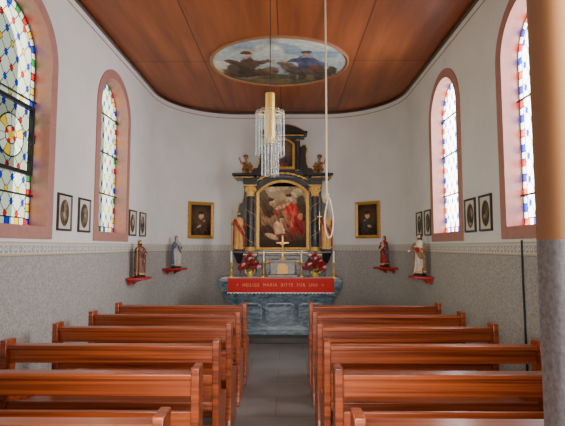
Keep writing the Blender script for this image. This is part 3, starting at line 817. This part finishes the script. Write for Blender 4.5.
ob('painting_frame', bm, M['gold'], smooth=False)
ph = 1.30
def ap_bg(u, v):
    c = mixc(S(104, 76, 52), S(204, 174, 128), sm(.5, 1.2, v))
    c = mixc(c, S(150, 146, 130), .5*sm(0, .35, noise.noise((u*3, v*3, 4.))+.1)*sm(.6, 1., v))
    c = mixc(c, S(126, 98, 66), .6*sm(.0, .4, noise.noise((u*5, v*4, 9.))))
    return mixc(c, S(52, 38, 29), sm(.42, .08, v))
ap = [(-.36, .92, .12, .2, .2, S(84, 68, 50), .85), (.34, .74, .10, .32, 0, S(66, 46, 34), .9), (.0, .62, .2, .3, 0, S(120, 88, 60), .6),
      (.16, .60, .16, .28, -.1, S(186, 50, 38), .97), (.26, .44, .15, .22, .2, S(140, 36, 28), .97), (.06, .52, .08, .2, .2, S(160, 106, 74), .9), (.12, .93, .055, .07, 0, S(222, 174, 136), .97), (.115, 1.0, .06, .03, 0, S(70, 46, 32), .95),
      (.0, .80, .16, .035, .4, S(210, 156, 118), .95), (-.22, .54, .18, .22, .25, S(140, 104, 70), .97), (-.26, .70, .11, .13, 0, S(80, 58, 42), .97), (-.20, .86, .05, .065, 0, S(214, 166, 126), .97), (-.215, .92, .055, .03, .2, S(60, 42, 30), .95), (-.10, .66, .10, .045, -.5, S(160, 60, 44), .85),
      (-.32, .32, .15, .12, 0, S(68, 50, 38), .95), (-.06, .36, .10, .16, .5, S(214, 166, 128), .95), (-.02, .54, .045, .055, 0, S(214, 168, 130), .95), (-.02, .59, .05, .025, 0, S(70, 48, 34), .9), (.05, .20, .24, .09, .1, S(104, 54, 40), .95), (-.2, .22, .05, .14, 1.2, S(204, 156, 120), .9),
      (.28, 1.06, .12, .08, 0, S(214, 190, 142), .6), (-.1, 1.14, .22, .06, .1, S(216, 192, 146), .6), (.19, .56, .03, .2, -.15, S(216, 96, 70), .75), (.33, .60, .05, .065, 0, S(190, 140, 106), .85)]
apg = grid('altar_painting', 120, 170, .91, ph, picture_fn(ap_bg, ap, 9., .22, 5., soft=(.90, 1.04), wv=.75), lambda u, v: (u, .0, Z(1.575)+v),
     lambda u, v: True if v+Z(1.575) < Z(2.62) else ((v+Z(1.575)) < (Z(2.62)+.225-u*u*.96)), t, M['canvas'])
# upper storey
ub = [(-.42, Z(2.90)), (.42, Z(2.90)), (.40, Z(3.06)), (.34, Z(3.16)), (.33, Z(3.70)), (-.33, Z(3.70)), (-.34, Z(3.16)), (-.40, Z(3.06))]
bm = B(); prism(bm, ub, lambda p: (p[0], .0, p[1]), lambda p: (p[0], .22, p[1])); ob('upper_panel', bm, M['blackwood'], bevel=.006)
for s in (-1, 1):
    bm = B(); lathe(bm, [(.045, Z(3.02)), (.04, Z(3.05)), (.036, Z(3.3)), (.033, Z(3.62)), (.046, Z(3.68))], (s*.285, -.03, 0), 16); c = ob('upper_column', bm, M['blackmarble'])
    for zz in (3.05, 3.63):
        ob('gilt_ring', tube(B(), [(s*.285+.041*math.cos(2*PI*i/18), -.03+.041*math.sin(2*PI*i/18), Z(zz)) for i in range(18)], .008, 8, True), M['gold'], c)
    vp = [(.33, Z(2.97)), (.58, Z(2.97)), (.61, Z(3.04)), (.56, Z(3.11)), (.49, Z(3.12)), (.46, Z(3.2)), (.45, Z(3.36)), (.47, Z(3.48)), (.44, Z(3.56)), (.38, Z(3.56)), (.33, Z(3.5))]
    bm = B(); prism(bm, vp, lambda p: (s*p[0], .03, p[1]), lambda p: (s*p[0], .13, p[1])); ob('volute', bm, M['blackwood'], bevel=.01)
    tube(bm := B(), [(s*x, .03, z) for x, z in vp[1:-1]], .010, 8); ob('volute_gilding', bm, M['gold'])
bm = B(); box(bm, -.42, .42, -.10, .22, Z(3.70), Z(3.75)); box(bm, -.47, .47, -.14, .22, Z(3.75), Z(3.79)); ob('upper_cornice', bm, M['blackwood'], bevel=.008)
ob('upper_cornice_gilding', box(B(), -.40, .40, -.106, -.09, Z(3.705), Z(3.72)), M['gold'])
bm = B(); prism(bm, archpts(.42, Z(3.79), .14), lambda p: (p[0], -.08, p[1]), lambda p: (p[0], .2, p[1])); ob('curved_pediment', bm, M['blackwood'], bevel=.01)
tube(bm := B(), [(p[0], -.085, p[1]+.004) for p in archpts(.42, Z(3.79), .14)], .008, 8); ob('pediment_gilding', bm, M['goldframe'])
bm = B(); lathe(bm, [(.04, Z(3.92)), (.04, Z(3.95)), (.016, Z(3.97)), (.024, Z(4.0)), (.034, Z(4.03)), (.018, Z(4.06)), (.004, Z(4.08))], (0, .04, 0), 14); ob('finial', bm, M['goldframe'])
def al2(o, y): return [(p[0], y, p[1]) for p in arched(.23-o, Z(3.08)+o, Z(3.55), .12-o*.6)]
bm = B(); ringloops(bm, [al2(0, .02), al2(0, -.05), al2(.014, -.07), al2(.045, -.03), al2(.045, .02)]); ob('upper_painting_frame', bm, M['gold'], smooth=False)
up = picture_fn(lambda u, v: mixc(S(54, 42, 36), S(112, 86, 62), sm(.28, .05, math.hypot(u, v-.34))), [(0, .14, .12, .17, 0, S(124, 56, 46), .95), (.03, .2, .07, .14, .3, S(62, 74, 92), .9), (0, .36, .04, .05, 0, S(206, 162, 128), .95), (-.04, .2, .05, .03, .4, S(196, 152, 118), .9)], 12., .25, 9.)
grid('upper_painting', 36, 52, .37, .52, up, lambda u, v: (u, -.004, Z(3.11)+v), lambda u, v: v+Z(3.11) < Z(3.55)+.095-u*u*2.2, t, M['canvas'])
bm = B()
tube(bm, [(p[0], -.148, p[1]) for p in archpts(.50, Z(2.83), .15)], .012, 8)
for i in range(9):
    x = -.40+.1*i; ell(bm, (x, -.148, Z(2.83)+.15*(1-(x/.50)**2)), (.036, .016, .022), 10, 6)
ob('carved_garland', bm, M['gold'])
bm = B()
tube(bm, [(-.32, -.066, Z(1.30)), (.32, -.066, Z(1.30))], .012, 8)
for i in range(7):
    x = -.27+.09*i; ell(bm, (x, -.068, Z(1.30)+.03*math.cos(i*2.1)), (.045, .016, .035), 10, 6)
ob('predella_carving', bm, M['gold'])

# standing figures and putti on the retable
statue('standing gilded statue in red robe left of the altar painting', (AX-.80, 8.22, 1.525), .1, .70, S(206, 154, 76), S(140, 46, 36), S(70, 48, 32), sk, a_up, True, None, p_staff, .03, None, 'statues flanking the altar painting', .92, gt_)
statue('standing gilded statue holding a cross right of the altar painting', (AX+.80, 8.22, 1.525), -.1, .70, S(208, 160, 82), S(140, 50, 40), S(84, 60, 40), sk, a_up, False, None, p_cross, .03, None, 'statues flanking the altar painting', .92, gt_)
def putto(label, loc, rz, s):
    t = tag(empty('carved_cherub', loc, rz), label, 'statue', 'cherubs on the altar cornice')
    bm = B()
    ell(bm, (0, .02, .09), (.062, .06, .075)); ell(bm, (s*.01, .01, .185), (.056, .046, .095)); tube(bm, [(s*.01, 0, .25), (s*.015, -.01, .32)], [.034, .024], 10)
    hc = s*.018
    ell(bm, (hc, -.012, .365), (.042, .046, .052)); ell(bm, (hc, .008, .38), (.047, .043, .047)); ell(bm, (hc, -.06, .358), (.008, .010, .008), 8, 6)
    for i in range(6):
        a = PI*i/5; ell(bm, (hc+.042*math.cos(a), .005, .385+.034*math.sin(a)), (.016, .02, .016), 8, 6)
    for q in (-1, 1):
        ell(bm, (hc+q*.018, -.052, .372), (.009, .006, .006), 8, 6); ell(bm, (hc+q*.043, -.008, .36), (.006, .011, .013), 8, 6)
        kz = .125 if q == s else .09
        tube(bm, [(q*.036, 0, .07), (q*.06, -.11, kz), (q*.055, -.125, .03), (q*.055, -.165, .014)], [.042, .033, .022, .016], 10)
    tube(bm, [(s*.055, 0, .245), (s*.115, -.03, .235), (s*.15, -.05, .31)], [.026, .021, .015], 10); hand(bm, (s*.155, -.052, .325), (s*.2, -.1, 1))
    tube(bm, [(-s*.05, 0, .245), (-s*.11, -.04, .17), (-s*.06, -.10, .14)], [.026, .021, .015], 10); hand(bm, (-s*.05, -.108, .14), (s*1, -.4, 0))
    # drapery across the lap and over one shoulder
    tube(bm, [(-.085, -.02, .10), (-.03, -.10, .14), (.04, -.10, .13), (.09, -.03, .09)], [.032, .036, .036, .03], 10)
    tube(bm, [(s*.05, -.01, .255), (0, -.045, .20), (-s*.055, -.03, .14)], [.02, .022, .024], 10)
    me = remeshed(bm, .0062); cs = []
    for v in me.vertices:
        p = v.co; c = S(160, 114, 80)
        face = abs(p.x-hc) < .032 and p.y < -.03
        if p.z > .325 and not (face and p.z < .398) and (p.y > -.02 or p.z > .385): c = S(70, 46, 28)
        elif abs(p.x-hc) < .03 and p.y < -.045 and abs(p.z-.372) < .006 and abs(p.x-hc) > .009: c = S(50, 34, 26)
        elif (.06 < p.z < .17 and p.y < .02 and abs(p.x) < .11) or (p.y < -.005 and abs(p.z-.19-p.x*.9*s) < .03 and p.z > .12 and abs(p.x) < .075): c = S(120, 78, 36)
        k = .8+.35*(.5+.5*noise.noise((p.x*30, p.y*30, p.z*24)))
        cs.append(tuple(x*k for x in c[:3]))
    setcols(me, cs)
    z0 = min(v.co.z for v in me.vertices)
    for v in me.vertices: v.co = (v.co-Vector((0, 0, z0)))*.9
    link('figure', me, M['paint'], t)
    for q in (-1, 1):
        wp = [(.0, 0), (.02, .05), (.045, .075), (.06, .04), (.055, -.02), (.04, -.06), (.02, -.07), (.005, -.04)]
        bm = B(); prism(bm, wp, lambda p: (q*(.022+p[0]), .036+.25*p[0], .19+p[1]), lambda p: (q*(.022+p[0]), .048+.25*p[0], .19+p[1])); obj('wing', bm, M['goldframe'], t, bevel=.004)
putto('carved cherub seated on the left end of the altar cornice', (AX-.68, 8.42, 2.965), .15, -1)
putto('carved cherub seated on the right end of the altar cornice', (AX+.68, 8.42, 2.965), -.15, 1)

# ------------------------------------------------------------ on the altar
TZ = MT+.0085
t = tag(empty('tabernacle', (AX, 8.14, TZ)), 'small brown-grey tabernacle with a gilded door in the middle of the altar', 'tabernacle')
bm = B(); box(bm, -.27, .27, -.12, .12, 0, .05); box(bm, -.22, .22, -.10, .12, .05, .27); box(bm, -.25, .25, -.13, .12, .27, .31); obj('casing', bm, M['greymarble'], t, bevel=.006)
dr = obj('door', prism(B(), [(-.09, .06), (.09, .06), (.09, .19)]+[(.09*math.cos(a), .19+.055*math.sin(a)) for a in [PI*i/10 for i in range(1, 10)]]+[(-.09, .19)], lambda p: (p[0], -.112, p[1]), lambda p: (p[0], -.098, p[1])), M['goldframe'], t)
obj('keyhole_plate', ell(B(), (.05, -.114, .15), (.014, .006, .02), 10, 6), M['brass'], dr)
t = tag(empty('altar_crucifix', (AX, 8.14, TZ+.31)), 'small gold crucifix standing on top of the tabernacle', 'crucifix')
bm = B(); lathe(bm, [(.07, 0), (.065, .015), (.03, .035), (.018, .07)], seg=14); obj('foot', bm, M['gold'], t)
bm = B(); box(bm, -.011, .011, -.008, .008, .06, .42); box(bm, -.095, .095, -.008, .008, .29, .312)
for p in ((0, .425), (-.1, .301), (.1, .301)): ell(bm, (p[0], 0, p[1]), (.017, .012, .017), 10, 6)
obj('cross', bm, M['gold'], t)
bm = B(); tube(bm, [(0, -.014, .12), (.005, -.022, .19), (0, -.016, .26)], [.008, .012, .014], 8); ell(bm, (.004, -.02, .285), (.012, .012, .016), 10, 8)
for q in (-1, 1): tube(bm, [(q*.01, -.016, .262), (q*.045, -.014, .285), (q*.08, -.012, .3)], [.007, .006, .005], 7)
obj('corpus', bm, M['gold'], t)
def candlestick(x, y, label, h=.30):
    t = tag(empty('candlestick', (x, y, TZ)), label, 'candlestick', 'brass candlesticks on the altar')
    bm = B(); lathe(bm, [(.058, 0), (.056, .014), (.035, .03), (.016, .05), (.014, .08), (.026, .10), (.014, .12), (.012, h-.07), (.024, h-.05), (.014, h-.03), (.042, h-.008), (.044, h)], seg=16); obj('holder', bm, M['brass'], t)
    bm = B(); lathe(bm, [(.015, h), (.015, h+.20), (.01, h+.206)], seg=12); c = obj('candle', bm, M['candle'], t)
    obj('wick', tube(B(), [(0, 0, h+.204), (.002, 0, h+.222)], .002, 6), M['cable'], c)
for x, l in ((-.90, 'brass candlestick with white candle at the far left of the altar'), (-.34, 'brass candlestick with white candle just left of the tabernacle'),
             (.34, 'brass candlestick with white candle just right of the tabernacle'), (.90, 'brass candlestick with white candle at the far right of the altar')):
    candlestick(AX+x, 7.96 if abs(x) > .5 else 8.14, l, .26)
def bouquet(x, y, label, seed):
    t = tag(empty('flower_arrangement', (x, y, TZ)), label, 'flowers', 'bouquets on the altar')
    rnd = random.Random(seed)
    bm = B(); lathe(bm, [(.05, 0), (.045, .01), (.06, .05), (.065, .09), (.045, .13), (.05, .15)], seg=16); obj('vase', bm, M['brass'], t)
    bm = B()
    for i in range(100):
        a = rnd.uniform(0, 2*PI); r = rnd.uniform(.05, .19); z = .10+rnd.uniform(.0, .26); c = Vector((r*math.cos(a), .6*r*math.sin(a), z))
        d = Vector((math.cos(a), .6*math.sin(a), rnd.uniform(-.2, .8))).normalized(); s = d.cross(Vector((0, 0, 1))).normalized()*.02
        p = [c-d*.045, c+s, c+d*.05, c-s]; f = [bm.verts.new(q) for q in p]; bm.faces.new(f)
    for i in range(8):
        a = 2*PI*i/8; tube(bm, [(0, 0, .12), (.09*math.cos(a), .06*math.sin(a), .26)], .004, 5)
    obj('foliage', bm, M['leaf'], t, smooth=False)
    protos = {}
    for i in range(34):
        a = i*2.4; r = .033*math.sqrt(i)*1.05; z = .39-1.2*r+rnd.uniform(-.02, .03)
        mk = 'petalpink' if i % 6 == 2 else 'petalred'
        if mk not in protos:
            bm = B()
            for ly, (n, rr, zz, tilt) in enumerate(((6, .026, 0, .3), (5, .018, .008, .8), (3, .009, .014, 1.2))):
                for j in range(n):
                    an = 2*PI*j/n+ly; ell(bm, (rr*math.cos(an), rr*math.sin(an), zz), (.017, .013, .006), 8, 6, Matrix.Rotation(an, 4, 'Z') @ Matrix.Rotation(-tilt, 4, 'Y'))
            protos[mk] = obj('blossom', bm, M[mk], t); f = protos[mk]
        else:
            f = protos[mk].copy(); C.objects.link(f); f.parent = t
        f.location = (r*math.cos(a), .6*r*math.sin(a)-.03, z); f.rotation_euler = (.7, rnd.uniform(-.4, .4), a); f.scale = (1.15,)*3
bouquet(AX-.58, 8.06, 'red and pink bouquet in a brass vase left of the tabernacle', 3)
bouquet(AX+.58, 8.06, 'red and pink bouquet in a brass vase right of the tabernacle', 5)

# ------------------------------------------------------------ hanging lamp, bell rope, cable
LX, LY = -.05, 4.2
L0 = 2.26
t = tag(empty('pendant_lamp', (LX, LY, L0)), 'hanging lamp of clear glass rods around a brass tube above the aisle', 'lamp')
def lz(z): return z-L0
bm = B(); lathe(bm, [(.05, H-L0), (.05, H-L0-.012), (.02, H-L0-.03)], seg=18); obj('ceiling_rose', bm, M['brass'], t)
obj('cord', tube(B(), [(0, 0, lz(3.05)), (0, 0, H-L0-.02)], .004, 8), M['cable'], t)
bm = B(); lathe(bm, [(.02, lz(3.07)), (.046, lz(3.06)), (.046, lz(2.58)), (.03, lz(2.57))], seg=24); obj('brass_tube', bm, M['brass'], t)
def holder(r, z, r0=.04):
    bm = B(); tube(bm, [(r*math.cos(2*PI*i/28), r*math.sin(2*PI*i/28), z) for i in range(28)], .005, 8, True)
    for i in range(4): a = PI/2*i; tube(bm, [(r0*math.cos(a), r0*math.sin(a), z), (r*math.cos(a), r*math.sin(a), z)], .004, 6)
    obj('rod_holder', bm, M['brass'], t)
holder(.122, lz(2.86)); holder(.066, lz(2.60))
for r, n, z0, z1 in ((.122, 11, 2.46, 2.885), (.066, 7, 2.27, 2.62)):
    for i in range(n):
        a = 2*PI*i/n+.2
        bm = B(); lathe(bm, [(.014, lz(z0)-.003), (.019, lz(z0)), (.019, lz(z1)), (.014, lz(z1)+.004)], (r*math.cos(a), r*math.sin(a), 0), 14); obj('glass_rod', bm, M['glass'], t)
RX, RYY = CX+(325-287)/F*3.5+.012, 3.5
t = tag(empty('bell_rope', (RX, RYY, 1.66)), 'pale tan bell rope hanging from the ceiling with a loop tied at its end', 'rope')
RT = H-1.66
pl = [(0.004*math.sin(z*1.3), 0, z) for z in [RT-(RT-.33)*i/24 for i in range(25)]]
obj('rope', tube(B(), pl, .0075, 10), M['rope'], t)
lp = []
for i in range(36):
    a = 2*PI*i/36; rr = .034*(1-.5*math.sin(a)) if math.sin(a) > 0 else .034
    lp.append((.020+rr*math.cos(a), .004*math.cos(2*a), .165+.155*math.sin(a)))
obj('loop', tube(B(), lp, .0066, 10, True), M['rope'], t)
bm = B()
tube(bm, [(.006+.011*math.cos(i*.5), .011*math.sin(i*.5), .315+.0014*i) for i in range(30)], .0065, 8)
obj('knot', bm, M['rope'], t)
tag(obj('cable', tube(B(), [(W-.009, 3.98, 1.66), (W-.009, 3.985, 1.3), (W-.009, 3.98, 1.0), (W-.009, 3.975, .5), (W-.009, 3.975, .0)], .009, 8), M['cable']), 'thin black cable running down the grey right wall below the near window', 'cable')

# ------------------------------------------------------------ light
wd = bpy.data.worlds.new('World'); scene.world = wd; wd.use_nodes = True
bg = wd.node_tree.nodes['Background']; bg.inputs['Color'].default_value = (.90, .94, 1, 1); bg.inputs['Strength'].default_value = 2.0
def area(name, loc, rot, sx, sy, power, col=(1, 1, 1)):
    l = bpy.data.lights.new(name, 'AREA'); l.shape = 'RECTANGLE'; l.size = sx; l.size_y = sy; l.energy = power; l.color = col
    o = bpy.data.objects.new(name, l); C.objects.link(o); o.location = loc; o.rotation_euler = rot; return o
for yc in WIN_Y:
    area('daylight_right', (W+.95, yc, 3.1), (0, math.radians(82), 0), 2.4, 1.3, 1000, (1, .98, .94))
    area('daylight_left', (-W-.95, yc, 3.1), (0, math.radians(-82), 0), 2.4, 1.3, 380, (.97, .98, 1))
area('doorway_daylight', (0, -1.1, 1.9), (math.radians(90), 0, 0), 2.2, 2.6, 360, (1, .96, .9))

# ------------------------------------------------------------ camera
cam = bpy.data.cameras.new('Camera'); co = bpy.data.objects.new('Camera', cam); C.objects.link(co)
cam.sensor_width = 36; cam.lens = F/565*36; cam.clip_start = .02
co.location = (CX, 0, EYE)
co.rotation_euler = (math.radians(90)+math.atan(34/F), 0, math.atan(4.5/F))
scene.camera = co
